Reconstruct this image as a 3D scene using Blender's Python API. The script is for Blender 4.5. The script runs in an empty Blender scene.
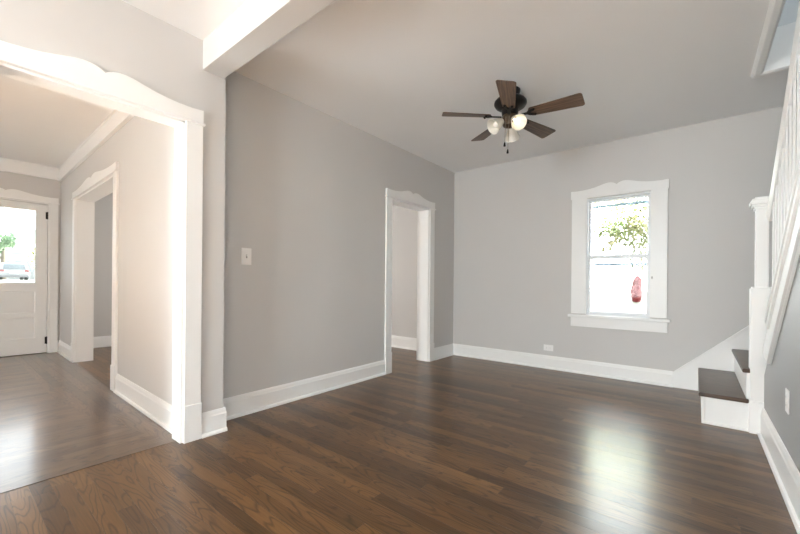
import bpy, bmesh, math, random
from mathutils import Vector, Matrix
random.seed(7)
PI = math.pi
scene = bpy.context.scene
COL = scene.collection

# ------------------------------------------------------------------ camera
cam_d = bpy.data.cameras.new('camera')
cam_d.sensor_width = 36.0
cam_d.lens = 370.25 * 36.0 / 800.0
cam_d.shift_y = (282.15 - 267.0) / 800.0
cam_d.clip_start = 0.02
cam_d.clip_end = 500
cam = bpy.data.objects.new('camera', cam_d)
COL.objects.link(cam)
YAW, ROLL = 0.6757, 0.0086
fw = Vector((-math.sin(YAW), math.cos(YAW), 0)); rt = Vector((math.cos(YAW), math.sin(YAW), 0)); up = Vector((0, 0, 1))
r2 = rt * math.cos(ROLL) + up * math.sin(ROLL)
u2 = up * math.cos(ROLL) - rt * math.sin(ROLL)
M = Matrix((r2, u2, -fw)).transposed().to_4x4()
M.translation = Vector((0, 0, 1.08))
cam.matrix_world = M
scene.camera = cam

# ------------------------------------------------------------------ world, lights, exposure
world = bpy.data.worlds.new('sky'); scene.world = world
world.use_nodes = True
bg = world.node_tree.nodes['Background']
bg.inputs['Color'].default_value = (0.92, 0.965, 1.0, 1)
wt = world.node_tree
w_tc = wt.nodes.new('ShaderNodeTexCoord')
w_dot = wt.nodes.new('ShaderNodeVectorMath'); w_dot.operation = 'DOT_PRODUCT'; w_dot.inputs[1].default_value = Vector((-0.15, 1.0, 0.20)).normalized()
w_mr = wt.nodes.new('ShaderNodeMapRange'); w_mr.interpolation_type = 'SMOOTHSTEP'      # sky brightened toward the back window, added for its view and floor reflection
for k_, v_ in (('From Min', 0.72), ('From Max', 0.95), ('To Min', 3.0), ('To Max', 12.0)): w_mr.inputs[k_].default_value = v_
wt.links.new(w_tc.outputs['Generated'], w_dot.inputs[0]); wt.links.new(w_dot.outputs['Value'], w_mr.inputs['Value']); wt.links.new(w_mr.outputs[0], bg.inputs['Strength'])

def area(name, loc, direction, sx, sy, power, color=(1, 1, 1)):
    d = bpy.data.lights.new(name, 'AREA'); d.shape = 'RECTANGLE'; d.size = sx; d.size_y = sy
    d.energy = power; d.color = color
    o = bpy.data.objects.new(name, d); COL.objects.link(o)
    o.location = loc
    o.rotation_euler = Vector(direction).to_track_quat('-Z', 'Y').to_euler()
    return o
area('daylight_fill_rear', (-1.35, -3.02, 1.40), (-0.15, 1, 0.18), 1.3, 1.5, 118, (0.90, 0.98, 1.0))  # fill lamp added at an unseen window, on top of sun and sky
area('daylight_fill_foyer', (-5.15, -3.02, 1.45), (0, 1, 0.15), 1.4, 1.5, 14, (0.78, 0.94, 1.0))  # added lamp lifting the foyer with cooler light from out of view
area('daylight_fill_side_room', (-7.75, 3.2, 1.5), (1, 0, 0), 1.2, 1.4, 75, (1.0, 0.96, 0.91))  # added lamp brightening the side room, its window out of view
area('daylight_fill_upstairs', (1.47, 2.6, 4.1), (-1, 0, -0.15), 1.2, 1.2, 12, (0.86, 0.94, 1.0))  # added lamp standing in for daylight upstairs, out of view
def portal(name, loc, direction, sx, sy):
    o = area(name, loc, direction, sx, sy, 1.0)
    o.data.cycles.is_portal = True
portal('window_portal_rear', (-1.35, -2.96, 1.45), (0, 1, 0), 1.3, 1.5)
portal('window_portal_foyer', (-5.2, -2.96, 1.45), (0, 1, 0), 1.6, 1.5)
portal('window_portal_side', (-7.60, 3.2, 1.5), (1, 0, 0), 1.2, 1.4)
portal('window_portal_back', (-0.712, 5.02, 1.395), (0, -1, 0), .62, 1.38)
portal('window_portal_door', (-7.50, .588, 1.55), (1, 0, 0), .60, 1.08)
portal('window_portal_upstairs', (1.53, 2.6, 4.1), (-1, 0, 0), 1.4, 1.4)
sun_d = bpy.data.lights.new('sun', 'SUN'); sun_d.energy = 430; sun_d.angle = math.radians(1.0); sun_d.color = (0.87, 0.955, 1.0)
sun = bpy.data.objects.new('sun', sun_d); COL.objects.link(sun)
SUN_EL = math.radians(34)
sun.rotation_euler = Vector((0.53 * math.cos(SUN_EL), 0.848 * math.cos(SUN_EL), -math.sin(SUN_EL))).to_track_quat('-Z', 'Y').to_euler()

fl_d = bpy.data.lights.new('photographer_flash', 'POINT'); fl_d.energy = 14; fl_d.shadow_soft_size = 0.14; fl_d.color = (0.91, 0.97, 1.0)
fl = bpy.data.objects.new('photographer_flash', fl_d); COL.objects.link(fl); fl.location = (0.08, -0.60, 1.35)

scene.view_settings.view_transform = 'Standard'
scene.view_settings.look = 'None'
scene.view_settings.gamma = 1.0
scene.view_settings.use_curve_mapping = False
scene.view_settings.exposure = 0.88
scene.cycles.use_denoising = True
scene.cycles.max_bounces = 12
scene.cycles.diffuse_bounces = 8
scene.cycles.transparent_max_bounces = 16
scene.cycles.sample_clamp_indirect = 8.0
scene.cycles.blur_glossy = 0.15

# ------------------------------------------------------------------ materials
def new_mat(name):
    m = bpy.data.materials.new(name); m.use_nodes = True
    return m, m.node_tree, m.node_tree.nodes['Principled BSDF']

def N(nt, kind, **kw):
    n = nt.nodes.new(kind)
    for k, v in kw.items(): setattr(n, k, v)
    return n

def setin(n, k, v): n.inputs[k].default_value = v

def math_n(nt, op, a, b=None, c=None):
    n = N(nt, 'ShaderNodeMath', operation=op)
    for i, v in enumerate((a, b, c)):
        if v is None: continue
        if isinstance(v, (int, float)): n.inputs[i].default_value = v
        else: nt.links.new(v, n.inputs[i])
    return n.outputs[0]

def paint(name, col, rough=0.6, var=0.03, scale=3.0, bump=0.0006, bscale=180, metallic=0.0, coat=0.0):
    """painted / plain surface with a slight procedural unevenness"""
    m, nt, b = new_mat(name)
    tc = N(nt, 'ShaderNodeTexCoord')
    no = N(nt, 'ShaderNodeTexNoise'); setin(no, 'Scale', scale); setin(no, 'Detail', 4.0)
    nt.links.new(tc.outputs['Object'], no.inputs['Vector'])
    mp = N(nt, 'ShaderNodeMapRange'); setin(mp, 'To Min', 1 - var); setin(mp, 'To Max', 1 + var)
    nt.links.new(no.outputs['Fac'], mp.inputs['Value'])
    mx = N(nt, 'ShaderNodeVectorMath', operation='SCALE'); mx.inputs[0].default_value = col[:3]
    nt.links.new(mp.outputs[0], mx.inputs['Scale'])
    nt.links.new(mx.outputs[0], b.inputs['Base Color'])
    setin(b, 'Roughness', rough); setin(b, 'Metallic', metallic); setin(b, 'Coat Weight', coat)
    if bump:
        n2 = N(nt, 'ShaderNodeTexNoise'); setin(n2, 'Scale', bscale); setin(n2, 'Detail', 2.0)
        nt.links.new(tc.outputs['Object'], n2.inputs['Vector'])
        bp = N(nt, 'ShaderNodeBump'); setin(bp, 'Strength', 0.25); setin(bp, 'Distance', bump)
        nt.links.new(n2.outputs['Fac'], bp.inputs['Height'])
        nt.links.new(bp.outputs[0], b.inputs['Normal'])
    return m

def plank(name, along, dark, light, w=0.075, L=0.95, rough=0.30, off=0.0, spec=0.35, coat=0.12, crough=0.17):
    """stained oak strip flooring; boards run along world X or Y"""
    m, nt, b = new_mat(name)
    geo = N(nt, 'ShaderNodeNewGeometry')
    sp = N(nt, 'ShaderNodeSeparateXYZ'); nt.links.new(geo.outputs['Position'], sp.inputs[0])
    u, v = (sp.outputs[0], sp.outputs[1]) if along == 'X' else (sp.outputs[1], sp.outputs[0])
    vs = math_n(nt, 'ADD', math_n(nt, 'DIVIDE', v, w), 100.0 + off)
    row = math_n(nt, 'FLOOR', vs)
    wn = N(nt, 'ShaderNodeTexWhiteNoise', noise_dimensions='1D'); nt.links.new(row, wn.inputs['W'])
    s = math_n(nt, 'ADD', math_n(nt, 'DIVIDE', u, L), math_n(nt, 'MULTIPLY', wn.outputs['Value'], 7.31))
    s = math_n(nt, 'ADD', s, 50.0)
    idx = math_n(nt, 'FLOOR', s)
    cb = N(nt, 'ShaderNodeCombineXYZ'); nt.links.new(row, cb.inputs[0]); nt.links.new(idx, cb.inputs[1])
    w3 = N(nt, 'ShaderNodeTexWhiteNoise', noise_dimensions='3D'); nt.links.new(cb.outputs[0], w3.inputs['Vector'])
    rnd = w3.outputs['Value']
    rc = N(nt, 'ShaderNodeSeparateColor'); nt.links.new(w3.outputs['Color'], rc.inputs[0])
    # cathedral figure: contour lines of a stretched noise, shifted per board
    c1 = N(nt, 'ShaderNodeCombineXYZ')
    nt.links.new(math_n(nt, 'ADD', math_n(nt, 'MULTIPLY', u, 1.5), math_n(nt, 'MULTIPLY', rc.outputs[0], 90.0)), c1.inputs[0])
    nt.links.new(math_n(nt, 'ADD', math_n(nt, 'MULTIPLY', v, 11.0), math_n(nt, 'MULTIPLY', rc.outputs[1], 90.0)), c1.inputs[1])
    nf = N(nt, 'ShaderNodeTexNoise'); setin(nf, 'Scale', 1.0); setin(nf, 'Detail', 1.5); setin(nf, 'Roughness', 0.4)
    nt.links.new(c1.outputs[0], nf.inputs['Vector'])
    ring = math_n(nt, 'PINGPONG', math_n(nt, 'MULTIPLY', nf.outputs['Fac'], 13.0), 0.5)
    ring = math_n(nt, 'MULTIPLY', ring, 2.0)
    rr = N(nt, 'ShaderNodeMapRange'); setin(rr, 'From Min', 0.0); setin(rr, 'From Max', 0.42); setin(rr, 'To Min', 0.45); setin(rr, 'To Max', 1.03)
    nt.links.new(ring, rr.inputs['Value'])
    # fine pores along the board
    c2 = N(nt, 'ShaderNodeCombineXYZ')
    nt.links.new(math_n(nt, 'ADD', math_n(nt, 'MULTIPLY', u, 5.0), math_n(nt, 'MULTIPLY', rnd, 60.0)), c2.inputs[0])
    nt.links.new(math_n(nt, 'MULTIPLY', v, 160.0), c2.inputs[1])
    n2 = N(nt, 'ShaderNodeTexNoise'); setin(n2, 'Scale', 1.0); setin(n2, 'Detail', 4.0)
    nt.links.new(c2.outputs[0], n2.inputs['Vector'])
    pr = N(nt, 'ShaderNodeMapRange'); setin(pr, 'From Min', 0.3); setin(pr, 'From Max', 0.7); setin(pr, 'To Min', 0.80); setin(pr, 'To Max', 1.18)
    nt.links.new(n2.outputs['Fac'], pr.inputs['Value'])
    mixc = N(nt, 'ShaderNodeMix', data_type='RGBA')
    nt.links.new(rnd, mixc.inputs['Factor']); mixc.inputs['A'].default_value = (*dark, 1); mixc.inputs['B'].default_value = (*light, 1)
    # gaps between boards
    fv = math_n(nt, 'FRACT', vs)
    e1 = math_n(nt, 'MINIMUM', fv, math_n(nt, 'SUBTRACT', 1.0, fv))
    fs = math_n(nt, 'FRACT', s)
    e2 = math_n(nt, 'MINIMUM', fs, math_n(nt, 'SUBTRACT', 1.0, fs))
    g1 = math_n(nt, 'GREATER_THAN', e1, 0.012); g2 = math_n(nt, 'GREATER_THAN', e2, 0.0009)
    gm = math_n(nt, 'MULTIPLY', g1, g2)
    gap = math_n(nt, 'ADD', math_n(nt, 'MULTIPLY', gm, 0.5), 0.5)
    tot = math_n(nt, 'MULTIPLY', math_n(nt, 'MULTIPLY', rr.outputs[0], pr.outputs[0]), gap)
    sc_ = N(nt, 'ShaderNodeVectorMath', operation='SCALE')
    nt.links.new(mixc.outputs['Result'], sc_.inputs[0]); nt.links.new(tot, sc_.inputs['Scale'])
    nt.links.new(sc_.outputs[0], b.inputs['Base Color'])
    rg = N(nt, 'ShaderNodeMapRange'); setin(rg, 'To Min', rough - 0.006); setin(rg, 'To Max', rough + 0.014)
    nt.links.new(n2.outputs['Fac'], rg.inputs['Value']); nt.links.new(rg.outputs[0], b.inputs['Roughness'])
    setin(b, 'Specular IOR Level', spec); setin(b, 'Coat Weight', coat); setin(b, 'Coat Roughness', crough)
    nt.links.new(N(nt, 'ShaderNodeNewGeometry').outputs['Normal'], b.inputs['Coat Normal'])
    hgt = math_n(nt, 'ADD', math_n(nt, 'MULTIPLY', n2.outputs['Fac'], 0.10), math_n(nt, 'MULTIPLY', gm, 0.25))
    hgt = math_n(nt, 'ADD', hgt, math_n(nt, 'MULTIPLY', fv, math_n(nt, 'SUBTRACT', rc.outputs[2], 0.5)))
    bp = N(nt, 'ShaderNodeBump'); setin(bp, 'Strength', 1.0); setin(bp, 'Distance', 0.0012)
    nt.links.new(hgt, bp.inputs['Height']); nt.links.new(bp.outputs[0], b.inputs['Normal'])
    return m

def blade_wood(name, dark, light, rough=0.4):
    m, nt, b = new_mat(name)
    tc = N(nt, 'ShaderNodeTexCoord')
    mpg = N(nt, 'ShaderNodeMapping'); setin(mpg, 'Scale', (2.0, 55.0, 10.0)); nt.links.new(tc.outputs['Object'], mpg.inputs['Vector'])
    n1 = N(nt, 'ShaderNodeTexNoise'); setin(n1, 'Scale', 1.0); setin(n1, 'Detail', 3.0); nt.links.new(mpg.outputs[0], n1.inputs['Vector'])
    ring = math_n(nt, 'PINGPONG', math_n(nt, 'MULTIPLY', n1.outputs['Fac'], 4.5), 0.5)
    ring = math_n(nt, 'MULTIPLY', ring, 2.0)
    mixc = N(nt, 'ShaderNodeMix', data_type='RGBA'); nt.links.new(ring, mixc.inputs['Factor'])
    mixc.inputs['A'].default_value = (*dark, 1); mixc.inputs['B'].default_value = (*light, 1)
    nt.links.new(mixc.outputs['Result'], b.inputs['Base Color'])
    setin(b, 'Roughness', rough)
    return m

def pane_mat(name, tint=(1, 1, 1)):
    """thin window glass: clear with a fresnel reflection"""
    m, nt, b = new_mat(name)
    nt.nodes.remove(b)
    out = nt.nodes['Material Output']
    tr = N(nt, 'ShaderNodeBsdfTransparent'); setin(tr, 'Color', (*tint, 1))
    gl = N(nt, 'ShaderNodeBsdfGlossy'); setin(gl, 'Roughness', 0.02)
    fr = N(nt, 'ShaderNodeFresnel'); setin(fr, 'IOR', 1.18)
    no = N(nt, 'ShaderNodeTexNoise'); setin(no, 'Scale', 2.0)
    bp = N(nt, 'ShaderNodeBump'); setin(bp, 'Strength', 0.02); nt.links.new(no.outputs['Fac'], bp.inputs['Height'])
    nt.links.new(bp.outputs[0], gl.inputs['Normal'])
    mx = N(nt, 'ShaderNodeMixShader')
    nt.links.new(fr.outputs[0], mx.inputs[0]); nt.links.new(tr.outputs[0], mx.inputs[1]); nt.links.new(gl.outputs[0], mx.inputs[2])
    nt.links.new(mx.outputs[0], out.inputs['Surface'])
    return m

def leaf_mat(name, a, b_, scale=3.0):
    m, nt, b = new_mat(name)
    tc = N(nt, 'ShaderNodeTexCoord')
    no = N(nt, 'ShaderNodeTexNoise'); setin(no, 'Scale', scale); setin(no, 'Detail', 3.0); nt.links.new(tc.outputs['Object'], no.inputs['Vector'])
    mixc = N(nt, 'ShaderNodeMix', data_type='RGBA')
    mr = N(nt, 'ShaderNodeMapRange'); setin(mr, 'From Min', 0.35); setin(mr, 'From Max', 0.65); nt.links.new(no.outputs['Fac'], mr.inputs['Value'])
    nt.links.new(mr.outputs[0], mixc.inputs['Factor'])
    mixc.inputs['A'].default_value = (*a, 1); mixc.inputs['B'].default_value = (*b_, 1)
    nt.links.new(mixc.outputs['Result'], b.inputs['Base Color']); setin(b, 'Roughness', 0.7)
    return m

WALLG = paint('knee_wall_grey', (0.36, 0.36, 0.358), 0.55, 0.02)  # greyer, darker tone used on the knee wall only
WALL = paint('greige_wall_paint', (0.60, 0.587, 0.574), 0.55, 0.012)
CEIL = paint('ceiling_paint', (0.82, 0.825, 0.83), 0.75, 0.01)
TRIM = paint('white_trim_paint', (0.86, 0.86, 0.85), 0.32, 0.01, bump=0.0)
FLOOR = plank('oak_strip_floor', 'X', (0.052, 0.0235, 0.007), (0.150, 0.074, 0.025))
FLOOR_Y = plank('oak_strip_floor_foyer', 'Y', (0.068, 0.036, 0.016), (0.135, 0.076, 0.037), off=0.35, spec=0.3, coat=0.7, crough=0.16)
FLOOR_XB = plank('oak_border_floor_foyer', 'X', (0.068, 0.036, 0.016), (0.135, 0.076, 0.037), off=0.35, spec=0.3, coat=0.7, crough=0.16)
TREAD = plank('oak_tread', 'X', (0.075, 0.045, 0.030), (0.105, 0.064, 0.042), w=0.6, L=3.0, rough=0.34, off=0.2)
BRONZE = paint('dark_bronze_metal', (0.012, 0.010, 0.009), 0.42, 0.2, 12, 0, metallic=0.6)
BRASS = paint('aged_brass_metal', (0.10, 0.07, 0.045), 0.4, 0.15, 12, 0, metallic=0.8)
BLADE = blade_wood('walnut_fan_blade', (0.034, 0.017, 0.009), (0.155, 0.086, 0.047))
VINYL = paint('white_vinyl', (0.80, 0.82, 0.84), 0.35, 0.01, bump=0)
SCREEN = paint('blue_grey_storm_rail', (0.25, 0.32, 0.40), 0.4, 0.03, bump=0)
GLASS = pane_mat('window_glass', (0.97, 0.985, 0.98))
PLATE = paint('white_plastic_plate', (0.84, 0.83, 0.82), 0.35, 0.01, bump=0)
SLOT = paint('grey_slot', (0.32, 0.31, 0.31), 0.5, 0.02, bump=0)
CHAIN = paint('pull_chain_metal', (0.35, 0.30, 0.25), 0.3, 0.05, bump=0, metallic=0.9)

def shade_mat():
    m, nt, b = new_mat('frosted_alabaster_glass')
    tc = N(nt, 'ShaderNodeTexCoord')
    no = N(nt, 'ShaderNodeTexNoise'); setin(no, 'Scale', 22.0); setin(no, 'Detail', 4.0); setin(no, 'Distortion', 1.0)
    nt.links.new(tc.outputs['Object'], no.inputs['Vector'])
    mixc = N(nt, 'ShaderNodeMix', data_type='RGBA'); nt.links.new(no.outputs['Fac'], mixc.inputs['Factor'])
    mixc.inputs['A'].default_value = (0.92, 0.90, 0.84, 1); mixc.inputs['B'].default_value = (0.80, 0.77, 0.70, 1)
    nt.links.new(mixc.outputs['Result'], b.inputs['Base Color']); setin(b, 'Roughness', 0.25)
    tl = N(nt, 'ShaderNodeBsdfTranslucent'); setin(tl, 'Color', (0.95, 0.88, 0.75, 1))
    mx = N(nt, 'ShaderNodeMixShader'); mx.inputs[0].default_value = 0.22
    nt.links.new(b.outputs[0], mx.inputs[1]); nt.links.new(tl.outputs[0], mx.inputs[2])
    nt.links.new(mx.outputs[0], nt.nodes['Material Output'].inputs['Surface'])
    return m
SHADE = shade_mat()
def bulb_mat(name, strength):
    m, nt, b = new_mat(name)
    lw = N(nt, 'ShaderNodeTexNoise'); setin(lw, 'Scale', 4.0)
    mr = N(nt, 'ShaderNodeMapRange'); setin(mr, 'To Min', 0.95); setin(mr, 'To Max', 1.0); nt.links.new(lw.outputs['Fac'], mr.inputs['Value'])
    v = N(nt, 'ShaderNodeVectorMath', operation='SCALE'); v.inputs[0].default_value = (1.0, 0.86, 0.62); nt.links.new(mr.outputs[0], v.inputs['Scale'])
    nt.links.new(v.outputs[0], b.inputs['Emission Color']); setin(b, 'Emission Strength', strength)
    setin(b, 'Base Color', (0.9, 0.88, 0.84, 1)); setin(b, 'Roughness', 0.3)
    return m
BULB_ON = bulb_mat('lit_bulb', 1.3)
BULB_OFF = paint('unlit_frosted_bulb', (0.85, 0.83, 0.80), 0.35, 0.02, bump=0)

# ------------------------------------------------------------------ mesh helpers
class MB:
    """collects shapes and links them as ONE mesh object"""
    def __init__(s, xf=None): s.v = []; s.f = []; s.xf = xf
    def add(s, vs, fs):
        k = len(s.v)
        s.v += [tuple(s.xf @ Vector(p)) if s.xf else tuple(p) for p in vs]
        s.f += [tuple(i + k for i in q) for q in fs]
        return s
    def box(s, x0, y0, z0, x1, y1, z1):
        x0, x1 = sorted((x0, x1)); y0, y1 = sorted((y0, y1)); z0, z1 = sorted((z0, z1))
        return s.add([(x0, y0, z0), (x1, y0, z0), (x1, y1, z0), (x0, y1, z0), (x0, y0, z1), (x1, y0, z1), (x1, y1, z1), (x0, y1, z1)],
                     [(0, 3, 2, 1), (4, 5, 6, 7), (0, 1, 5, 4), (1, 2, 6, 5), (2, 3, 7, 6), (3, 0, 4, 7)])
    def prism(s, pts, ext):
        """closed 3D polygon extruded by a vector"""
        n = len(pts); e = Vector(ext)
        a = [Vector(p) for p in pts]; b = [p + e for p in a]
        fs = [tuple(range(n))[::-1], tuple(range(n, 2 * n))]
        for i in range(n):
            j = (i + 1) % n; fs.append((i, j, n + j, n + i))
        return s.add(a + b, fs)
    def lathe(s, prof, n=32, base=(0, 0, 0), axis=(0, 0, 1), closed=False):
        q = Vector((0, 0, 1)).rotation_difference(Vector(axis).normalized())
        vs = []; fs = []; B = Vector(base)
        for r, z in prof:
            for k in range(n):
                t = 2 * PI * k / n
                vs.append(B + q @ Vector((r * math.cos(t), r * math.sin(t), z)))
        m = len(prof)
        for i in range(m - 1 if not closed else m):
            i2 = (i + 1) % m
            for k in range(n):
                k2 = (k + 1) % n
                fs.append((i * n + k, i * n + k2, i2 * n + k2, i2 * n + k))
        if not closed:
            fs.append(tuple(range(n))[::-1]); fs.append(tuple(range((m - 1) * n, m * n)))
        return s.add(vs, fs)
    def tube(s, pts, r, n=8):
        pts = [Vector(p) for p in pts]; vs = []; fs = []
        for i, p in enumerate(pts):
            d = (pts[min(i + 1, len(pts) - 1)] - pts[max(i - 1, 0)]).normalized()
            a = d.orthogonal().normalized() if i == 0 else (a - d * a.dot(d)).normalized()
            b = d.cross(a); rr = r[i] if isinstance(r, (list, tuple)) else r
            for k in range(n):
                t = 2 * PI * k / n; vs.append(p + a * rr * math.cos(t) + b * rr * math.sin(t))
        for i in range(len(pts) - 1):
            for k in range(n):
                k2 = (k + 1) % n; fs.append((i * n + k, i * n + k2, (i + 1) * n + k2, (i + 1) * n + k))
        fs.append(tuple(range(n))[::-1]); fs.append(tuple(range((len(pts) - 1) * n, len(pts) * n)))
        return s.add(vs, fs)
    def build(s, name, mat, parent=None, bevel=0.0, smooth=False, seg=2):
        me = bpy.data.meshes.new(name)
        o = Vector((0, 0, 0))
        me.from_pydata(s.v, [], s.f); me.materials.append(mat)
        bm = bmesh.new(); bm.from_mesh(me); bmesh.ops.recalc_face_normals(bm, faces=bm.faces); bm.to_mesh(me); bm.free()
        ob = bpy.data.objects.new(name, me); COL.objects.link(ob)
        if parent is not None:
            ob.parent = parent
            ob.matrix_parent_inverse = Matrix.Translation(-Vector(parent.location))
        if smooth:
            for p in me.polygons: p.use_smooth = True
            md = ob.modifiers.new('edge_split', 'EDGE_SPLIT'); md.split_angle = math.radians(42)
        if bevel:
            md = ob.modifiers.new('bevel', 'BEVEL'); md.width = bevel; md.segments = seg; md.limit_method = 'ANGLE'; md.angle_limit = math.radians(40)
        return ob

def tag(o, label=None, cat=None, group=None, kind=None):
    if label: o['label'] = label
    if cat: o['category'] = cat
    if group: o['group'] = group
    if kind: o['kind'] = kind
    return o
def empty(name, loc):
    o = bpy.data.objects.new(name, None); COL.objects.link(o); o.location = loc; o.empty_display_size = 0.1
    return o
def struct(o, label, cat): return tag(o, label, cat, None, 'structure')

# ------------------------------------------------------------------ setting: dimensions
H = 2.73
XL, YB = -2.856, 4.854            # left wall, back wall
XF0, XF = -2.780, -2.661          # front-left wall with the foyer opening
XR, XR2 = 0.383, 0.46             # knee wall beside the stairs
XS = 1.40                         # house wall beyond the stairs
YF = -2.80                        # wall behind the camera
XD = -7.42                        # front door wall
YX, YX2 = 1.064, 1.235            # wall between foyer and side room
SK = Matrix.Translation((-2.77, YX, 0)) @ Matrix.Rotation(-0.0163, 4, 'Z') @ Matrix.Translation((2.77, -YX, 0))
FO = (0.156, 1.022, 2.14)         # foyer opening  y0 y1 top
LO = (3.385, 4.19, 2.085)         # opening in left wall
XO = (-6.30, -4.49, 2.13)        # opening from foyer to side room
WI = (-1.03, -0.395, 0.70, 2.09)  # back window opening
BEAM = (1.13, 1.275, 2.529)

# floors
f = MB(); f.box(-2.72, YF, -0.06, XS, YB, 0)
struct(f.build('floor', FLOOR), 'dark stained oak strip floor of the empty living room', 'floor')
def ymit(x, lo): return lo
f = MB(); f.prism([(XD - .15, YF, -.06), (-2.74, YF, -.06), (-2.74, 0.985, -.06), (-3.62, 0.77, -.06), (-4.55, 0.66, -.06), (XD - .15, 0.66, -.06)], (0, 0, .06))
struct(f.build('floor_foyer', FLOOR_Y), 'oak strip floor of the foyer beyond the wide opening', 'floor')
f = MB(); f.prism([(-2.74, 0.985, -.06), (-2.74, 1.05, -.06), (XD - .15, 1.14, -.06), (XD - .15, 0.66, -.06), (-4.55, 0.66, -.06), (-3.62, 0.77, -.06)], (0, 0, .06))
struct(f.build('floor_foyer_border', FLOOR_XB), 'oak border boards running along the foyer side wall', 'floor')
f = MB(); f.box(-2.74, FO[0], -.05, -2.72, 1.05, 0.0022)
struct(f.build('threshold_strip', FLOOR_Y, bevel=.001), 'thin oak strip where foyer floor meets living room floor', 'threshold')
f = MB(); f.prism([(-2.72, 1.05, -.06), (-2.72, YB + .1, -.06), (XD - .15, YB + .1, -.06), (XD - .15, 1.14, -.06)], (0, 0, .06))
struct(f.build('floor_side_room', FLOOR), 'oak floor of the side room seen through the doorways', 'floor')

# ceilings
c = MB()
WX, WY0, WY1 = 0.375, 0.35, 3.95
c.box(XF0, BEAM[1], H, WX, YB + .1, H + .12)
c.box(XF0, YF - .1, H, WX, BEAM[1], H + .12)
c.box(WX, WY1, H, XS, YB + .1, H + .12); c.box(WX, YF - .1, H, XS, WY0, H + .12)
c.prism([(XL, BEAM[1], H), (XF0, BEAM[1], H), (XF0, YB + .1, H), (XL - .2, YB + .1, H), (XL - .2, BEAM[1], H)], (0, 0, .12))
struct(c.build('ceiling', CEIL), 'smooth pale living room ceiling', 'ceiling')
c = MB(); c.box(XD - .15, YF - .1, H, XF0, 1.14, H + .12)
struct(c.build('ceiling_foyer', CEIL), 'foyer ceiling seen through the wide opening', 'ceiling')
c = MB(); c.box(XD - .15, 1.14, H, XL - .17, YB + .1, H + .12)
struct(c.build('ceiling_side_room', CEIL), 'side room ceiling', 'ceiling')

# walls
def wall_y(mb, x0, x1, y0, y1, z1, holes):
    """wall running along Y, holes = (ya, yb, za, zb)"""
    y = y0
    for a, b, za, zb in holes:
        mb.box(x0, y, 0, x1, a, z1)
        if za > 0: mb.box(x0, a, 0, x1, b, za)
        mb.box(x0, a, zb, x1, b, z1); y = b
    mb.box(x0, y, 0, x1, y1, z1)
def wall_x(mb, y0, y1, x0, x1, z1, holes):
    x = x0
    for a, b, za, zb in holes:
        mb.box(x, y0, 0, a, y1, z1)
        if za > 0: mb.box(a, y0, 0, b, y1, za)
        mb.box(a, y0, zb, b, y1, z1); x = b
    mb.box(x, y0, 0, x1, y1, z1)

w = MB(); wall_y(w, XL - .17, XL, 1.20, YB, H, [(LO[0], LO[1], 0, LO[2])])
struct(w.build('wall_left', WALL), 'greige left wall with the narrow cased doorway', 'wall')
w = MB(); wall_y(w, XF0, XF, YF, 1.29, H, [(FO[0], FO[1], 0, FO[2])])
struct(w.build('wall_left_front', WALL), 'greige wall with the wide cased opening to the foyer', 'wall')
w = MB(); wall_x(w, YB, YB + .14, XL, XS + .1, H, [(WI[0], WI[1], WI[2], WI[3])])
struct(w.build('wall_back', WALL), 'greige back wall with the window', 'wall')
w = MB(); wall_x(w, YB - .09, YB + .14, XD - .15, XL - .17, H, [])
struct(w.build('wall_side_room_back', WALL), 'beige end wall of the side room seen through the narrow doorway', 'wall')
w = MB(SK); wall_x(w, YX, YX2, XD - .02, XF0, H, [(XO[0], XO[1], 0, XO[2])])
struct(w.build('wall_foyer_side', WALL), 'greige foyer side wall with a cased opening', 'wall')
w = MB(); wall_y(w, XD - .15, XD, YF, YB, H, [(.10, 1.03, 0, 2.19), (2.6, 3.8, .8, 2.2)])
struct(w.build('wall_entry', WALL), 'greige wall around the white front door', 'wall')
w = MB(); wall_x(w, YF - .14, YF, XD - .15, XS + .1, H, [(-5.90, -5.78, .7, 2.2), (-5.30, -4.36, .7, 2.2), (-1.9, -1.0, .7, 2.2)])  # out of view; slots and openings sized for the sun they let in
struct(w.build('wall_front', WALL), 'unseen wall behind the viewpoint, its openings cut to shape the incoming sun', 'wall')

# knee wall under the stair balustrade, top cut to the stair pitch
SL = 0.82
def zbot(y): return 0.565 + 0.80 * (3.405 - y)
def ztop(y): return 1.31 + 0.775 * (2.81 - y)
yc = 3.405 - (H - .12 - 0.565) / 0.80
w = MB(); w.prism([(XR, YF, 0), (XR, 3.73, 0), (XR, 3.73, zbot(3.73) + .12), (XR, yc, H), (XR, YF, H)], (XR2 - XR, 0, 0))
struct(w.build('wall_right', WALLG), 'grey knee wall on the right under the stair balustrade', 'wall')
w = MB(); wall_y(w, XS, XS + .12, YF, YB, 5.3, [])
w = MB(); w.box(XS, YF, 0, XS + .12, YB + .1, 3.4); w.box(XS, YF, 4.8, XS + .12, YB + .1, 5.3); w.box(XS, YF, 3.4, XS + .12, 1.9, 4.8); w.box(XS, 3.3, 3.4, XS + .12, YB + .1, 4.8)
STAIRW = paint('pale_blue_grey_stairwell_paint', (0.66, 0.69, 0.70), 0.55, 0.01)
struct(w.build('wall_stairwell_right', STAIRW), 'pale stairwell wall beyond the balusters', 'wall')
w = MB(); w.box(.20, WY1 + .01, H + .12, XS, WY1 + .13, 5.3); w.box(.20, WY0 - .13, H + .12, XS, WY0 - .01, 5.3); w.box(.20, WY0 - .13, H + .12, WX - .06, WY1 + .13, 5.3); w.box(.2, WY0 - .13, 5.3, XS + .12, WY1 + .13, 5.4)
struct(w.build('wall_stairwell_upper', STAIRW), 'pale blue-grey upper walls seen through the stair opening', 'wall')
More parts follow.
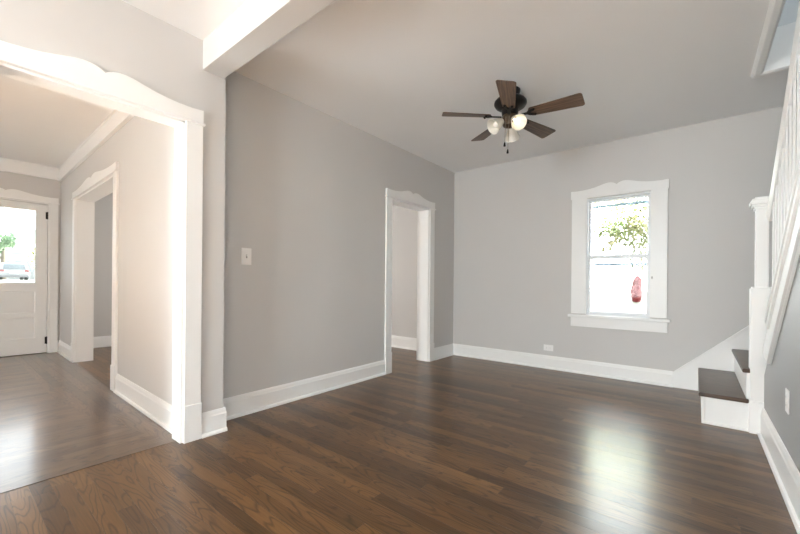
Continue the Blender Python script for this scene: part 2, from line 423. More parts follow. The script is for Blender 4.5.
# stairwell opening trim
t = empty('trim_1', (WX, WY1, H)); struct(t, 'white moulded trim edging the stair opening in the ceiling', 'trim')
m_ = MB(); m_.prism([(WX - .055, WY0, H), (WX - .055, WY0, H - .012), (WX - .035, WY0, H - .03), (WX - .005, WY0, H - .03), (WX + .012, WY0, H - .02), (WX + .012, WY0, H + .30), (WX - .003, WY0, H + .30), (WX - .003, WY0, H)], (0, WY1 + .045 - WY0, 0))
m_.build('edge_moulding', TRIM, t, .002)
m_ = MB(); m_.prism([(WX - .05, WY1 + .05, H), (WX - .05, WY1 + .05, H - .012), (WX - .05, WY1 + .035, H - .03), (WX - .05, WY1 + .005, H - .03), (WX - .05, WY1 - .012, H - .02), (WX - .05, WY1 - .012, H + .29), (WX - .05, WY1 + .003, H + .30), (WX - .05, WY1 + .003, H)], (XS - WX + .05, 0, 0))
m_.build('edge_moulding', TRIM, t, .002)

# beam across the ceiling
b = MB(); b.box(XF, BEAM[0], BEAM[2], XR, BEAM[1], H)
struct(b.build('beam', WALL, bevel=.002), 'boxed ceiling beam crossing the room', 'beam')
# frieze boards around the foyer ceiling
t = empty('trim_2', (-7.4, 1.1, 2.54)); struct(t, 'white frieze board below the foyer ceiling', 'trim')
m_ = MB(SK); m_.box(XD, YX - .022, 2.545, XF0, YX, H); m_.box(XD, YX - .034, 2.535, XF0, YX, 2.56); m_.box(XD, YX - .03, H - .02, XF0, YX, H); m_.build('frieze_board', TRIM, t, .003)
m_ = MB(); m_.box(XD, YF, 2.56, XD + .022, 1.12, H); m_.box(XD, YF, 2.55, XD + .034, 1.12, 2.575); m_.box(XD, YF, H - .02, XD + .03, 1.12, H); m_.build('frieze_board', TRIM, t, .003)

# baseboards
BP = [(0, 0), (.034, 0), (.034, .010), (.028, .020), (.018, .024), (.018, .128), (.014, .136), (.012, .150), (.006, .165), (0, .165)]
def base_run(mb, p0, p1, nrm, k=1.0):
    p0 = Vector((*p0, 0)); p1 = Vector((*p1, 0)); n = Vector((*nrm, 0)).normalized()
    mb.prism([p0 + n * a + Vector((0, 0, z * (k if z > .03 else 1))) for a, z in BP], p1 - p0)
def baseboard(name, label, runs, k=1.0, xf=None):
    mb = MB(xf)
    for r in runs: base_run(mb, *r, k=k)
    return struct(mb.build(name, TRIM), label, 'baseboard')
baseboard('baseboard_left', 'white baseboard along the left wall before the narrow doorway', [((XL, 1.29), (XL, LO[0] - .11), (1, 0))])
baseboard('baseboard_left_far', 'short white baseboard between narrow doorway and back corner', [((XL, LO[1] + .12), (XL, YB), (1, 0))])
baseboard('baseboard_back', 'white baseboard along the back wall', [((XL, YB), (-.19, YB), (0, -1))])
baseboard('baseboard_pier', 'white baseboard at the foot of the wall end under the beam', [((XF, FO[1] + .110), (XF, 1.29 + .018), (1, 0)), ((XF, 1.29), (XL, 1.29), (0, 1))])
baseboard('baseboard_right', 'white baseboard along the right knee wall', [((XR, YF), (XR, 3.705), (-1, 0))], 1.22)
baseboard('baseboard_foyer_near', 'white foyer baseboard beside the wide opening', [((XF0, YX), (XO[1] + .135, YX), (0, -1))], 1.05, SK)
baseboard('baseboard_foyer_far', 'white foyer baseboard near the front door', [((XO[0] - .135, YX), (XD, YX), (0, -1))], 1.05, SK)
baseboard('baseboard_entry', 'white baseboard of the side room entry wall', [((XD, 1.30), (XD, YB), (1, 0))], 1.05)
baseboard('baseboard_side_room', 'white baseboard of the side room end wall', [((XD, YB - .09), (XL - .17, YB - .09), (0, -1))], 1.15)

# casings -----------------------------------------------------------
HEAD = [(0, .117), (.03, .129), (.07, .139), (.12, .146), (.18, .147), (.25, .142), (.36, .126), (.48, .110), (.60, .100), (.72, .094), (.86, .092), (1, .097)]
def head_pts(half, k=1.0):
    L_ = [(-t_ * half, z * k) for t_, z in reversed(HEAD[1:])] + [(t_ * half, z * k) for t_, z in HEAD]
    return [(-half, 0)] + L_ + [(half, 0)]
def casing(name, label, c0, c1, ztop, place, depth, cw=.115, k=1.0, plinth=.245, base=0.0):
    """cased opening; local frame: s along the wall, n out of the wall, z up; place(s, n, z) gives the world point"""
    mid = (c0 + c1) / 2; half = (c1 - c0) / 2 + cw
    t = empty(name, place(mid, 0, base)); struct(t, label, 'door casing')
    def bx(s0, n0, z0, s1, n1, z1):
        mb = MB(); P = [(s0, n0, z0), (s1, n0, z0), (s1, n1, z0), (s0, n1, z0), (s0, n0, z1), (s1, n0, z1), (s1, n1, z1), (s0, n1, z1)]
        return mb.add([place(*p) for p in P], [(0, 3, 2, 1), (4, 5, 6, 7), (0, 1, 5, 4), (1, 2, 6, 5), (2, 3, 7, 6), (3, 0, 4, 7)])
    for a, b in ((c0 - cw, c0), (c1, c1 + cw)):
        bx(a, 0, plinth, b, .022, ztop).build('side_casing', TRIM, t, .0025)
        if plinth: bx(a - .004 if a < c0 else a - .002, 0, 0, b + .002 if a < c0 else b + .004, .030, plinth).build('plinth_block', TRIM, t, .003)
    mb = MB(); pts = head_pts(half, k)
    mb.prism([place(mid + a, 0, ztop + z) for a, z in pts], Vector(place(0, .026, 0)) - Vector(place(0, 0, 0)))
    mb.build('head_casing', TRIM, t)
    bx(mid - half - .012, 0, ztop - .004, mid + half + .012, .036, ztop + .010).build('ledge_strip', TRIM, t, .003)
    # jamb lining through the wall
    if depth:
        j = .018
        bx(c0, -depth, 0, c0 + j, .004, ztop).build('jamb', TRIM, t, .002)
        bx(c1 - j, -depth, 0, c1, .004, ztop).build('jamb', TRIM, t, .002)
        bx(c0, -depth, ztop - j, c1, .004, ztop).build('head_jamb', TRIM, t, .002)
    return t
casing('trim_3', 'white casing with scalloped head around the wide foyer opening', FO[0], FO[1], FO[2], lambda s, n, z: (XF + n, s, z), XF - XF0 + .012, .106)
casing('trim_4', 'white casing with scalloped head around the narrow left doorway', LO[0], LO[1], LO[2], lambda s, n, z: (XL + n, s, z), .185, .105, .98)
casing('trim_5', 'white casing with scalloped head around the foyer side opening', XO[0], XO[1], XO[2], lambda s, n, z: tuple(SK @ Vector((s, YX - n, z))), YX2 - YX + .01, .12, .92)

# front door ----------------------------------------------------------
casing('trim_6', 'white casing with scalloped head around the front door', .12, 1.022, 2.19, lambda s, n, z: (XD + n, s, z), .15, .09, .9, .17)
d = empty('door_1', (XD - .04, .577, 0)); struct(d, 'white front door with a large glass pane over two recessed panels', 'door')
y0, y1 = .143, 1.000
xa, xb = XD - .065, XD - .022
m_ = MB()
m_.box(xa, y0, .008, xb, .30, 2.165); m_.box(xa, .874, .008, xb, y1, 2.165)
m_.box(xa, .30, 2.065, xb, .882, 2.165); m_.box(xa, .30, .90, xb, .882, 1.025); m_.box(xa, .30, .525, xb, .882, .60); m_.box(xa, .30, .008, xb, .882, .235)
m_.build('door_frame', TRIM, d, .004)
MB().box(xa + .012, .295, .595, xb - .014, .887, .905).build('panel', TRIM, d, .003)
MB().box(xa + .012, .295, .23, xb - .014, .887, .53).build('panel', TRIM, d, .003)
MB().box(xa + .018, .295, 1.02, xa + .024, .887, 2.09).build('glass_pane', GLASS, d)
m_ = MB(); m_.box(xa - .04, .13, 0, xa, .155, 2.18); m_.box(xa - .04, .985, 0, xa, 1.015, 2.18); m_.box(xa - .04, .13, 2.15, xa, 1.015, 2.18); m_.box(xa - .04, .13, 0, xa, 1.015, .03); m_.build('door_stop', TRIM, d)
for z in (.13, 1.955):
    h_ = MB(); h_.tube([(xb + .012, y1 + .006, z), (xb + .012, y1 + .006, z + .11)], .011, 10); h_.box(xb - .002, y1 - .02, z + .004, xb + .006, y1 + .014, z + .106)
    h_.build('hinge', BRONZE, d)
k_ = MB(); k_.lathe([(.026, 0), (.026, .006), (.010, .010), (.010, .035), (.024, .045), (.028, .058), (.020, .070), (.001, .073)], 20, (xb, .20, .98), (1, 0, 0))
k_.build('door_knob', BRASS, d, smooth=True)

# back window ----------------------------------------------------------
wn = empty('window_1', ((WI[0] + WI[1]) / 2, YB, WI[2])); struct(wn, 'white double-hung window with scalloped head casing on the back wall', 'window')
x0, x1, z0, z1 = WI
MB().box(-1.195, YB - .024, z0 + .02, x0, YB, z1 + .015).build('side_casing', TRIM, wn, .0025)
MB().box(x1, YB - .024, z0 + .02, -.245, YB, z1 + .015).build('side_casing', TRIM, wn, .0025)
m_ = MB(); m_.prism([(-.72 + a, YB - .028, z1 + .012 + z) for a, z in head_pts(.485, 1.0)], (0, .028, 0)); m_.build('head_casing', TRIM, wn)
MB().box(-1.225, YB - .062, z0 - .022, -.215, YB + .05, z0 + .010).build('sill', TRIM, wn, .006)
MB().box(-1.20, YB - .022, z0 - .135, -.24, YB, z0 - .022).build('apron', TRIM, wn, .003)
def frame_rect(mb, xa, xb, za, zb, wl, ya, yb, wt=None, wb=None):
    wt = wl if wt is None else wt; wb = wl if wb is None else wb
    mb.box(xa, ya, za, xa + wl, yb, zb); mb.box(xb - wl, ya, za, xb, yb, zb)
    mb.box(xa + wl, ya, zb - wt, xb - wl, yb, zb); mb.box(xa + wl, ya, za, xb - wl, yb, za + wb)
m_ = MB(); frame_rect(m_, x0, x1, z0, z1, .014, YB - .012, YB + .11, .02, .016); m_.build('window_frame', VINYL, wn, .002)
ZM = 1.395
m_ = MB(); frame_rect(m_, x0 + .010, x1 - .010, ZM - .022, z1 - .008, .024, YB + .055, YB + .085, .03, .044); us = m_.build('upper_sash', VINYL, wn, .003)
MB().box(x0 + .03, YB + .068, ZM, x1 - .03, YB + .072, z1 - .03).build('glass_pane', GLASS, us)
m_ = MB(); frame_rect(m_, x0 + .010, x1 - .010, z0 + .010, ZM + .022, .026, YB + .018, YB + .048, .044, .045); ls = m_.build('lower_sash', VINYL, wn, .003)
MB().box(x0 + .03, YB + .031, z0 + .04, x1 - .03, YB + .035, ZM).build('glass_pane', GLASS, ls)
m_ = MB(); m_.box(-.745, YB + .006, ZM + .012, -.675, YB + .030, ZM + .024); m_.tube([(-.71, YB + .016, ZM + .02), (-.71, YB + .016, ZM + .036), (-.685, YB + .012, ZM + .040)], .007, 8); m_.build('sash_lock', VINYL, wn)
m_ = MB(); m_.box(x0 + .03, YB + .118, z1 - .098, x1 - .03, YB + .128, z1 - .066); m_.box(x0 + .03, YB + .118, ZM - .100, x1 - .03, YB + .128, ZM - .070)
m_.build('storm_rail', SCREEN, wn)
MB().box(x1 + .012, YB - .03, 1.14, x1 + .022, YB - .024, 1.165).build('stop_button', SLOT, wn)

# ------------------------------------------------------------------ staircase
st = empty('staircase', (.66, 3.67, 0))
tag(st, 'white staircase with dark oak treads turning up behind the knee wall', 'staircase')
RH = .225; T1 = .241; T2 = .461
m_ = MB(); m_.box(.036, 3.745, 0, .056, 4.83, T1 - .028); m_.build('riser', TRIM, st, .002)
m_ = MB(); m_.box(.056, 3.745, 0, .33, 3.765, T1 - .028); m_.box(.036, 3.738, 0, .054, 3.745, T1 - .028); m_.box(.036, 3.735, 0, .305, 3.745, .018); m_.build('side_panel', TRIM, st, .0015)
m_ = MB(); m_.box(.016, 3.715, T1 - .03, .305, 4.832, T1); m_.build('tread', TREAD, st, .010, seg=3)
m_ = MB(); m_.box(.29, 3.745, T1, .308, 4.83, T2 - .028); m_.build('riser', TRIM, st, .002)
m_ = MB(); m_.box(.292, 3.738, T1, .34, 3.765, T2 - .028); m_.build('side_panel', TRIM, st, .0015)
m_ = MB(); m_.box(.268, 3.735, T2 - .03, XS, 4.832, T2); m_.build('landing', TREAD, st, .010, seg=3)
for k in range(1, 12):
    ya = 3.47 - .272 * (k - 1)
    za = T2 + RH * k
    MB().box(XR2 + .003, ya - .018, za - RH + (0 if k > 1 else 0), XS - .002, ya, za - .03).build('riser', TRIM, st)
    MB().box(XR2 + .003, ya - .272 - .018, za - .03, XS - .002, ya + .022, za).build('tread', TREAD, st, .008)
MB().box(XR2 + .003, 3.47, T2 - .03, XS - .002, 3.735, T2).build('tread', TREAD, st)
# skirt board on the back wall
m_ = MB(); m_.prism([(-.19, YB - .018, 0), (-.19, YB - .018, .160), (.40, YB - .018, .705), (XS, YB - .018, .705), (XS, YB - .018, 0)], (0, .018, 0))
m_.prism([(-.185, YB - .026, .142), (-.19, YB - .026, .160), (.40, YB - .026, .705), (XS, YB - .026, .705), (XS, YB - .026, .685), (.41, YB - .026, .685)], (0, .026, 0))
m_.build('skirt_board', TRIM, st, .002)
# newel post
nw = MB(); nx = .370; ny = 3.780
def sq(mb, hw, za, zb): mb.box(nx - hw, ny - hw, za, nx + hw, ny + hw, zb)
nw.box(nx - .066, ny - .070, 0, nx + .03, ny + .06, .236)
sq(nw, .060, .225, 1.055); sq(nw, .052, 1.055, 1.068); sq(nw, .035, 1.06, 1.66)
npost = nw.build('newel_post', TRIM, st, .004)
cp = MB(); sq(cp, .044, 1.630, 1.650); sq(cp, .056, 1.650, 1.668); sq(cp, .066, 1.668, 1.695); sq(cp, .056, 1.695, 1.712); sq(cp, .040, 1.712, 1.725)
cp.build('newel_cap', TRIM, npost, .004)
# closed stringer with its mouldings
YE = .95
m_ = MB(); m_.prism([(XR - .011, 3.41, zbot(3.41)), (XR - .011, 3.68, zbot(3.41) + .01), (XR - .011, 3.68, ztop(3.68)), (XR - .011, YE, ztop(YE) - .01), (XR - .011, YE, zbot(YE))], (XR2 - XR + .011, 0, 0))
m_.build('stringer', TRIM, st, .002)
m_ = MB()
def band(off, dz0, dz1, fn, ya, wd):
    m_.prism([(XR - .011 - off, ya, fn(ya) + dz0), (XR - .011 - off, ya, fn(ya) + dz1), (XR - .011 - off, YE, fn(YE) + dz1), (XR - .011 - off, YE, fn(YE) + dz0)], (wd, 0, 0))
band(.014, -.055, -.012, ztop, 3.41, XR2 - XR + .030)
band(.022, -.014, .010, ztop, 3.41, XR2 - XR + .042)
band(.014, 0, .035, zbot, 3.41, .014)
band(.007, .035, .055, zbot, 3.41, .007)
m_.build('stringer_moulding', TRIM, st, .003)
def zrail(y): return 4.81 - .854 * y
m_ = MB(); ya, yb = 3.74, YE
def railpts(y, s): return [(.425 + a * s, y, zrail(y) + b) for a, b in ((-.022, -.075), (-.034, -.050), (-.036, -.028), (-.026, -.008), (0, 0), (.026, -.008), (.036, -.028), (.034, -.050), (.022, -.075))]
A, B = railpts(ya, 1), railpts(yb, 1); n = len(A)
m_.add(A + B, [tuple(range(n))[::-1], tuple(range(n, 2 * n))] + [(i, (i + 1) % n, n + (i + 1) % n, n + i) for i in range(n)])
m_.build('handrail', TRIM, st, smooth=True)
y = 3.62
while y > YE + .05:
    z_a = ztop(y) + .02; z_b = zrail(y) - .06
    m_ = MB(); m_.box(.409, y - .016, z_a - .03, .441, y + .016, z_b)
    m_.build('baluster', TRIM, st, .002)
    y -= .108

# ------------------------------------------------------------------ ceiling fan
FX, FY, ZB = -1.260, 3.056, 2.506
fan = empty('ceiling_fan', (FX, FY, ZB)); tag(fan, 'dark bronze ceiling fan with five walnut blades and three glass lamps', 'ceiling fan')
MB().lathe([(.078, H), (.078, H - .012), (.070, H - .035), (.045, H - .055), (.022, H - .062), (.022, H - .085)], 32, (FX, FY, 0)).build('canopy', BRONZE, fan, smooth=True)
MB().lathe([(.03, 2.665), (.085, 2.660), (.118, 2.648), (.134, 2.630), (.136, 2.614), (.124, 2.594), (.100, 2.578), (.072, 2.562), (.066, 2.520), (.05, 2.512)], 40, (FX, FY, 0)).build('motor_housing', BRONZE, fan, smooth=True)
MB().lathe([(.055, 2.516), (.062, 2.508), (.064, 2.470), (.058, 2.455), (.060, 2.448), (.052, 2.425), (.030, 2.415), (.012, 2.411), (.008, 2.406), (.002, 2.404)], 32, (FX, FY, 0)).build('switch_housing', BRASS, fan, smooth=True)
def blade_outline():
    P = []
    r0, r1 = .160, .578
    def hw(r): return .052 + (r - r0) / (r1 - r0) * .022
    for a in range(0, 10):          # rounded root
        t_ = PI / 2 + PI * a / 9; P.append((r0 + .025 + .025 * math.cos(t_) * 1.0, hw(r0) * math.sin(t_)))
    c_ = .022
    for a in range(0, 6):
        t_ = -PI / 2 + PI / 2 * a / 5; P.append((r1 - c_ + c_ * math.cos(t_), -hw(r1) + c_ + c_ * math.sin(t_)))
    for a in range(0, 6):
        t_ = PI / 2 * a / 5; P.append((r1 - c_ + c_ * math.cos(t_), hw(r1) - c_ + c_ * math.sin(t_)))
    return P
bm_blade = MB(); bm_blade.prism([(x, y, -.003) for x, y in blade_outline()], (0, 0, .006))
bk = MB()
bk.prism([(.070, -.014, -.012), (.145, -.010, -.012), (.165, -.030, -.012), (.210, -.040, -.012), (.220, -.030, -.012), (.213, -.020, -.012), (.180, -.010, -.012), (.175, 0, -.012),
          (.180, .010, -.012), (.213, .020, -.012), (.220, .030, -.012), (.210, .040, -.012), (.165, .030, -.012), (.145, .010, -.012), (.070, .014, -.012)], (0, 0, .009))
for sy in (-.03, .03): bk.lathe([(.008, -.003), (.008, -.017), (.004, -.020)], 12, (.207, sy, 0))
bl0 = br0 = None
for k in range(5):
    a = 5.052 + k * 2 * PI / 5
    if bl0 is None:
        bl = bm_blade.build('blade', BLADE, None, .0015); br = bk.build('blade_bracket', BRONZE, None, .0015); bl0, br0 = bl, br
    else:
        bl = bl0.copy(); COL.objects.link(bl); br = br0.copy(); COL.objects.link(br)
    bl.parent = fan; bl.matrix_parent_inverse = Matrix.Identity(4)
    bl.location = (0, 0, 0.0); bl.rotation_euler = (Matrix.Rotation(a, 3, 'Z') @ Matrix.Rotation(math.radians(-13), 3, 'X')).to_euler()
    br.parent = bl; br.matrix_parent_inverse = Matrix.Identity(4)
# glass lamps
for az, lit in ((-40, True), (-120, False), (102.5, False)):
    a = math.radians(az); ax = Vector((math.cos(a) * (.80 if lit else .80), math.sin(a) * (.80 if lit else .80), -.58 if lit else -.60)).normalized()
    p0 = Vector((FX + .045 * math.cos(a), FY + .045 * math.sin(a), 2.476))
    am = MB(); am.tube([p0 - ax * .01, p0 + ax * .028], [.012, .014], 12); am.lathe([(.020, .024), (.026, .028), (.027, .046), (.022, .050)], 20, p0, ax)
    arm = am.build('lamp_arm', BRASS, fan, smooth=True)
    sh = MB(); out = [(.026, .040), (.030, .052), (.037, .070), (.046, .095), (.053, .120), (.060, .140), (.066, .152)]
    inn = [(r - .004, z + (.001 if i else .004)) for i, (r, z) in enumerate(out)]
    sh.lathe(out + inn[::-1], 36, p0, ax, closed=True)
    shade = sh.build('lamp_shade', SHADE, fan, smooth=True)
    bu = MB(); bu.lathe([(.012, .045), (.013, .065), (.020, .085), (.025, .103), (.024, .118), (.015, .130), (.002, .134)], 20, p0, ax)
    bulb = bu.build('bulb', BULB_ON if lit else BULB_OFF, shade, smooth=True)
    if lit:
        tag(shade, 'frosted glass shade with the lit bulb')
for off, zl in (((-.006, -.066), 2.232), ((.022, -.062), 2.170)):
    px, py = FX + off[0], FY + off[1]
    ch = MB(); ch.tube([(px, py, 2.485), (px, py, zl + .03)], .0018, 6)
    for i in range(int((2.485 - zl - .03) / .012)): ch.lathe([(.0005, -.003), (.0032, 0), (.0005, .003)], 6, (px, py, 2.48 - i * .012))
    co = ch.build('pull_chain', CHAIN, fan, smooth=True)
    MB().lathe([(.002, .034), (.005, .030), (.007, .018), (.0095, .004), (.008, -.002), (.002, -.004)], 14, (px, py, zl)).build('pull_fob', BRONZE, co, smooth=True)

fan.rotation_euler = (-.0265, .0278, 0)      # hangs very slightly out of true
# ------------------------------------------------------------------ wall plates
def plate_obj(name, label, cat, origin, sdir, ndir, w_, h_, kind):
    o = Vector(origin); s = Vector(sdir); n_ = Vector(ndir); u = Vector((0, 0, 1))
    e = empty(name, origin); tag(e, label, cat)
    def bx(s0, n0, z0, s1, n1, z1):
        P = [(s0, n0, z0), (s1, n0, z0), (s1, n1, z0), (s0, n1, z0), (s0, n0, z1), (s1, n0, z1), (s1, n1, z1), (s0, n1, z1)]
        return MB().add([o + s * p[0] + n_ * p[1] + u * p[2] for p in P], [(0, 3, 2, 1), (4, 5, 6, 7), (0, 1, 5, 4), (1, 2, 6, 5), (2, 3, 7, 6), (3, 0, 4, 7)])
    bx(-w_ / 2, 0, -h_ / 2, w_ / 2, .006, h_ / 2).build('plate', PLATE, e, .003)
    if kind == 'switch':
        bx(-.006, .004, -.014, .006, .0068, .014).build('toggle_slot', SLOT, e)
        bx(-.0045, .004, .000, .0045, .016, .010).build('toggle', PLATE, e, .002)
        for z in (-.032, .032): bx(-.003, .004, z - .003, .003, .0068, z + .003).build('screw', PLATE, e)
    else:
        for q in (-.022, .022):
            if kind == 'wide': r = bx(q - .013, .004, -.017, q + .013, .0085, .017).build('receptacle', PLATE, e, .003)
            else: r = bx(-.017, .004, q - .013, .017, .0085, q + .013).build('receptacle', PLATE, e, .003)
            mb = MB()
            for dd in (-.006, .006):
                if kind == 'wide': P = (q - .004, dd, q + .004, dd)
                if kind == 'wide': sub = bx(q - .005, .008, dd - .0012, q + .005, .0088, dd + .0012)
                else: sub = bx(dd - .0012, .008, q - .005, dd + .0012, .0088, q + .005)
                mb.v += []; k = len(mb.v); mb.v += sub.v; mb.f += [tuple(i + k for i in f_) for f_ in sub.f]
            mb.build('slot', SLOT, r)
    return e
plate_obj('light_switch', 'white toggle light switch plate on the left wall', 'light switch', (XL, 1.564, 1.278), (0, 1, 0), (1, 0, 0), .085, .135, 'switch')
plate_obj('wall_outlet', 'small white sideways outlet low on the back wall above the baseboard', 'outlet', (-1.465, YB, .262), (1, 0, 0), (0, -1, 0), .118, .075, 'wide')
plate_obj('wall_outlet', 'white upright outlet on the right knee wall near the stairs', 'outlet', (XR, 2.83, .465), (0, 1, 0), (-1, 0, 0), .078, .125, 'tall')

# ------------------------------------------------------------------ outside
GRASS = leaf_mat('pale_dry_ground', (0.20, 0.20, 0.16), (0.26, 0.25, 0.21), .6)
ROAD = paint('pale_road', (0.32, 0.32, 0.33), .8, .05)
g = MB()
pts = []
def gz(x, y):
    a = max(0.0, min(1.0, (-x - 10) / 12.0)); b_ = max(0.0, min(1.0, (y - 5.5) / 6.5))
    return -.35 + a * 1.35 + (1 - a) * b_ * 1.20
xs = [-70, -50, -40, -34, -28, -22, -19, -16, -13, -10, -8.2, -7.6]; ys = [-45, -30, -20, -10, -5, 0, 5.05, 7, 9, 12, 16, 22, 30, 45]
for x in xs:
    for y in ys: pts.append((x, y, gz(x, y)))
ny_ = len(ys)
fs = [(i * ny_ + j, (i + 1) * ny_ + j, (i + 1) * ny_ + j + 1, i * ny_ + j + 1) for i in range(len(xs) - 1) for j in range(ny_ - 1)]
g.add(pts, fs)
pts = []; xs2 = [-7.6, -5, -3, -1, 1, 3, 6, 10, 20]; ys2 = [5.05, 7, 9, 12, 16, 22, 30, 45]
for x in xs2:
    for y in ys2: pts.append((x, y, gz(x, y)))
n2_ = len(ys2)
g.add(pts, [(i * n2_ + j, (i + 1) * n2_ + j, (i + 1) * n2_ + j + 1, i * n2_ + j + 1) for i in range(len(xs2) - 1) for j in range(n2_ - 1)])
struct(g.build('ground', GRASS), 'pale ground outside the house', 'ground')

def leafy(mb, center, rad, n, size, flat=1.0):
    c = Vector(center)
    for _ in range(n):
        while True:
            p = Vector((random.uniform(-1, 1), random.uniform(-1, 1), random.uniform(-1, 1)))
            if p.length < 1: break
        p = c + Vector((p.x * rad[0], p.y * rad[1], p.z * rad[2]))
        s = size * random.uniform(.6, 1.3)
        a = Vector((random.gauss(0, 1), random.gauss(0, 1), random.gauss(0, 1))).normalized(); b_ = a.orthogonal().normalized()
        q = a.cross(b_)
        mb.add([p - a * s, p + b_ * s * .45 - a * s * .1, p + a * s, p - b_ * s * .45 - a * s * .1, p + q * s * .12, p - q * s * .05], [(0, 1, 4), (1, 2, 4), (2, 3, 4), (3, 0, 4), (1, 0, 5), (2, 1, 5), (3, 2, 5), (0, 3, 5)])
BARK = paint('grey_bark', (.12, .10, .08), .9, .2, 8)
def tree(name, label, base, height, blobs, mat, size, trunk_r=.08, group=None, solid=False):
    t = empty(name, base); tag(t, label, 'tree' if 'tree' in name else 'shrub', group)
    B_ = Vector(base); tk = MB()
    top = B_ + Vector((.1, 0, height * .8))
    tk.tube([B_ - Vector((0, 0, .1)), B_ + Vector((.03, .02, height * .35)), top], [trunk_r, trunk_r * .75, trunk_r * .25], 8)
    for c, r, n in blobs:
        cc = B_ + Vector(c); st_ = B_ + Vector((.04, .02, height * .35)) ; tk.tube([st_, (st_ + cc) / 2 + Vector((0, 0, .1)), cc], [trunk_r * .4, trunk_r * .3, trunk_r * .1], 6)
    tk.build('trunk', BARK, t)
    fo = MB()
    for c, r, n in blobs: leafy(fo, B_ + Vector(c), r, n, size)
    if solid:
        for c, r, n in blobs: fo.lathe([(.01, -.85 * r[2]), (.6 * r[0], -.6 * r[2]), (.82 * r[0], 0), (.62 * r[0], .55 * r[2]), (.05 * r[0], .85 * r[2])], 9, B_ + Vector(c))
    fo.build('foliage', mat, t)
    return t
LEAF_A = leaf_mat('autumn_leaf', (0.16, 0.20, 0.09), (0.26, 0.23, 0.13), 2.0)
LEAF_B = leaf_mat('green_leaf', (0.10, 0.16, 0.10), (0.17, 0.22, 0.14), 1.2)
LEAF_R = leaf_mat('red_leaf', (0.22, 0.018, 0.018), (0.30, 0.05, 0.05), 5.0)
tree('garden_tree', 'thin leaved tree just outside the back window', (-.50, 10.4, gz(-.50, 10.4) - .16), 3.4,
     [((-1.0, 0, 2.35), (.7, .5, .55), 720), ((-.55, .2, 2.1), (.7, .5, .55), 800), ((-1.0, .1, 2.95), (1.1, .6, .45), 800), ((-.62, .0, 1.35), (.30, .3, .40), 150), ((-1.2, 0, 1.7), (.4, .3, .25), 110)], LEAF_A, .072, .05)
tree('red_shrub', 'narrow red shrub outside low in the back window', (-1.17, 10.85, gz(-1.17, 10.85)), .6,
     [((0, 0, .24), (.105, .105, .25), 1200), ((.02, 0, .48), (.08, .08, .15), 600)], LEAF_R, .055, .022, solid=True)
tree('street_tree', 'green leafy tree behind the left side of the parked white car', (-56, 4.2, .9), 5.5, [((0, 0, 4.2), (.9, .95, 1.1), 900), ((0, -.8, 3.4), (.9, .9, .8), 500)], LEAF_B, .16, .25)
tree('street_tree', 'small yellow-green tree right of the parked white car', (-50, 6.0, .9), 4.0, [((0, 0, 2.3), (.5, .5, 1.3), 420)], LEAF_A, .2, .15)

# house across the street
hs = empty('house', (-62, 5, 1.0)); tag(hs, 'pale house across the street behind the car', 'house')
SID = paint('pale_siding', (.20, .205, .21), .7, .03)
ROOF = paint('grey_roof', (.16, .16, .17), .8, .06)
WIND = paint('dark_window', (.13, .15, .17), .2, .1)
MB().box(-68, -.5, .9, -62, 10.5, 7.0).build('house_wall', SID, hs)
MB().prism([(-68.6, -1.0, 7.0), (-61.4, -1.0, 7.0), (-65, -1.0, 9.6)], (0, 12, 0)).build('roof', ROOF, hs)
for yy in (3.2, 4.6, 5.6, 6.6, 7.8):
    for zz in (2.0, 4.6): MB().box(-62.05, yy, zz, -61.96, yy + .55, zz + 1.2).build('house_window', WIND, hs)
MB().box(-62.3, -.8, 3.75, -61.3, 10.8, 3.95).build('porch_roof', ROOF, hs)

# unseen upper storey and roof of this house, added to shade the back yard
ex = MB(); ex.box(XD - .17, YF - .15, 2.86, XD - .05, YB + .15, 6.4); ex.box(XS + .13, YF - .15, 2.86, XS + .25, YB + .15, 6.4)
ex.box(XD - .17, YF - .15, 2.86, XS + .25, YF - .03, 6.4); ex.box(XD - .17, YB + .15, 2.86, XS + .25, YB + .27, 6.4)
struct(ex.build('wall_upper_exterior', SID), 'unseen upper storey walls that shade the back yard', 'wall')
ex = MB(); ex.prism([(XD - .4, YF - .4, 6.4), (XD - .4, YB + .5, 6.4), (XD - .4, (YF + YB) / 2, 9.4)], (XS - XD + .9, 0, 0))
struct(ex.build('roof', ROOF), 'unseen pitched roof that shades the back yard', 'roof')
shade_house = empty('house', (-34, -7, .9)); tag(shade_house, 'unseen house added to shade the street and the parked car', 'house', None, 'structure')  # out of view, put here to keep sun off the car and street
MB().box(-60, -13, -.4, -14, -2.5, 8.0).build('house_wall', SID, shade_house)
MB().prism([(-60.6, -13.6, 8.0), (-60.6, -1.9, 8.0), (-60.6, -7.75, 12.0)], (47.2, 0, 0)).build('roof', ROOF, shade_house)
for xx in (-56, -50, -44, -38, -32, -26, -20):
    for zz in (1.8, 5.0): MB().box(xx, -2.55, zz, xx + 1.1, -2.46, zz + 1.6).build('house_window', WIND, shade_house)

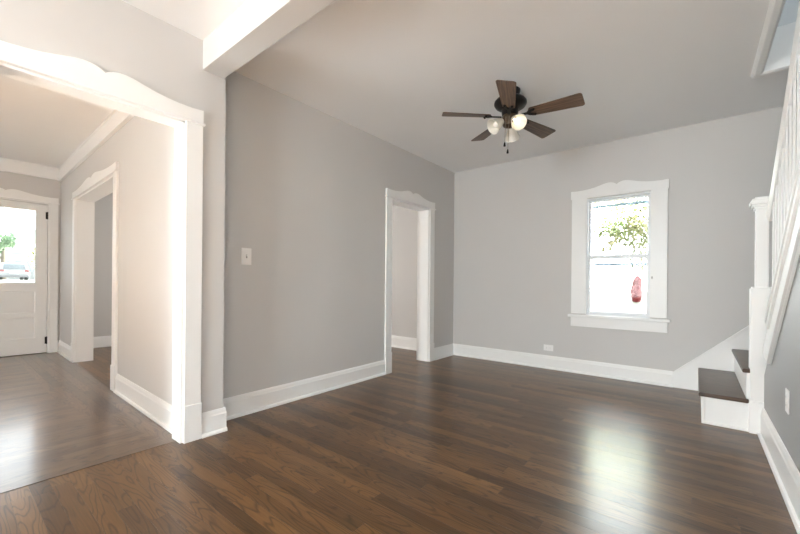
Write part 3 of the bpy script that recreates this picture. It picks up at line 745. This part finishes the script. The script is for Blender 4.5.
# parked car seen from behind
CARP = paint('white_car_paint', (.22, .225, .23), .25, .01, bump=0, coat=.6)
CARG = paint('dark_car_glass', (.10, .115, .125), .1, .1, bump=0)
TAIL = paint('red_tail_lamp', (.16, .03, .03), .2, .05, bump=0)
BUMP = paint('grey_bumper', (.14, .14, .145), .5, .05, bump=0)
TYRE = paint('black_tyre', (.05, .05, .05), .8, .1)
cx, cy, cz = -44.0, 3.95, .90
car = empty('car', (cx, cy, cz)); tag(car, 'white hatchback parked across the street, rear facing the door', 'car')
prof = [(0, .30), (0.02, .62), (-.02, .95), (-.30, 1.42), (-.55, 1.50), (-2.2, 1.50), (-2.9, 1.02), (-4.1, .88), (-4.3, .6), (-4.3, .28)]
body = MB()
def sect(w_): return [(cx + a, cy - w_, cz + z) for a, z in prof], [(cx + a, cy + w_, cz + z) for a, z in prof]
n = len(prof)
rows = []
for wy, kk in ((-.88, .93), (-.80, 1.0), (.80, 1.0), (.88, .93)):
    rows.append([(cx + a * (.99 if kk < 1 else 1), cy + wy * (1 if z < 1.0 else .86), cz + .28 + (z - .28) * kk) for a, z in prof])
vs = [p for r in rows for p in r]
fs = [tuple(range(n)), tuple(range(3 * n, 4 * n))[::-1]]
for i in range(3):
    for j in range(n):
        j2 = (j + 1) % n; fs.append((i * n + j, i * n + j2, (i + 1) * n + j2, (i + 1) * n + j))
body.add(vs, fs); body.build('body', CARP, car, .04, smooth=False, seg=3)
MB().prism([(cx + .012 - .03, cy - .66, cz + .99), (cx + .012 - .03, cy + .66, cz + .99), (cx - .25, cy + .60, cz + 1.40), (cx - .25, cy - .60, cz + 1.40)], (.025, 0, .008)).build('rear_window', CARG, car)
for sy in (-1, 1):
    MB().box(cx - .06, cy + sy * .60, cz + .78, cx + .035, cy + sy * .86, cz + .93).build('tail_light', TAIL, car, .015)
    MB().prism([(cx - .65, cy + sy * .725, cz + 1.02), (cx - 2.45, cy + sy * .77, cz + 1.02), (cx - 2.1, cy + sy * .72, cz + 1.40), (cx - .65, cy + sy * .70, cz + 1.40)], (0, sy * .03, 0)).build('side_window', CARG, car)
    for xx in (-.75, -3.5):
        MB().lathe([(.20, -.1), (.32, -.1), (.33, -.06), (.33, .06), (.32, .1), (.20, .1)], 24, (cx + xx, cy + sy * .76, cz + .325), (0, 1, 0)).build('wheel', TYRE, car, smooth=True)
MB().box(cx - .1, cy - .86, cz + .30, cx + .07, cy + .86, cz + .50).build('rear_bumper', BUMP, car, .03)
MB().box(cx + .018, cy - .26, cz + .60, cx + .036, cy + .26, cz + .72).build('licence_plate', PLATE, car, .004)
bpy.context.view_layer.update()
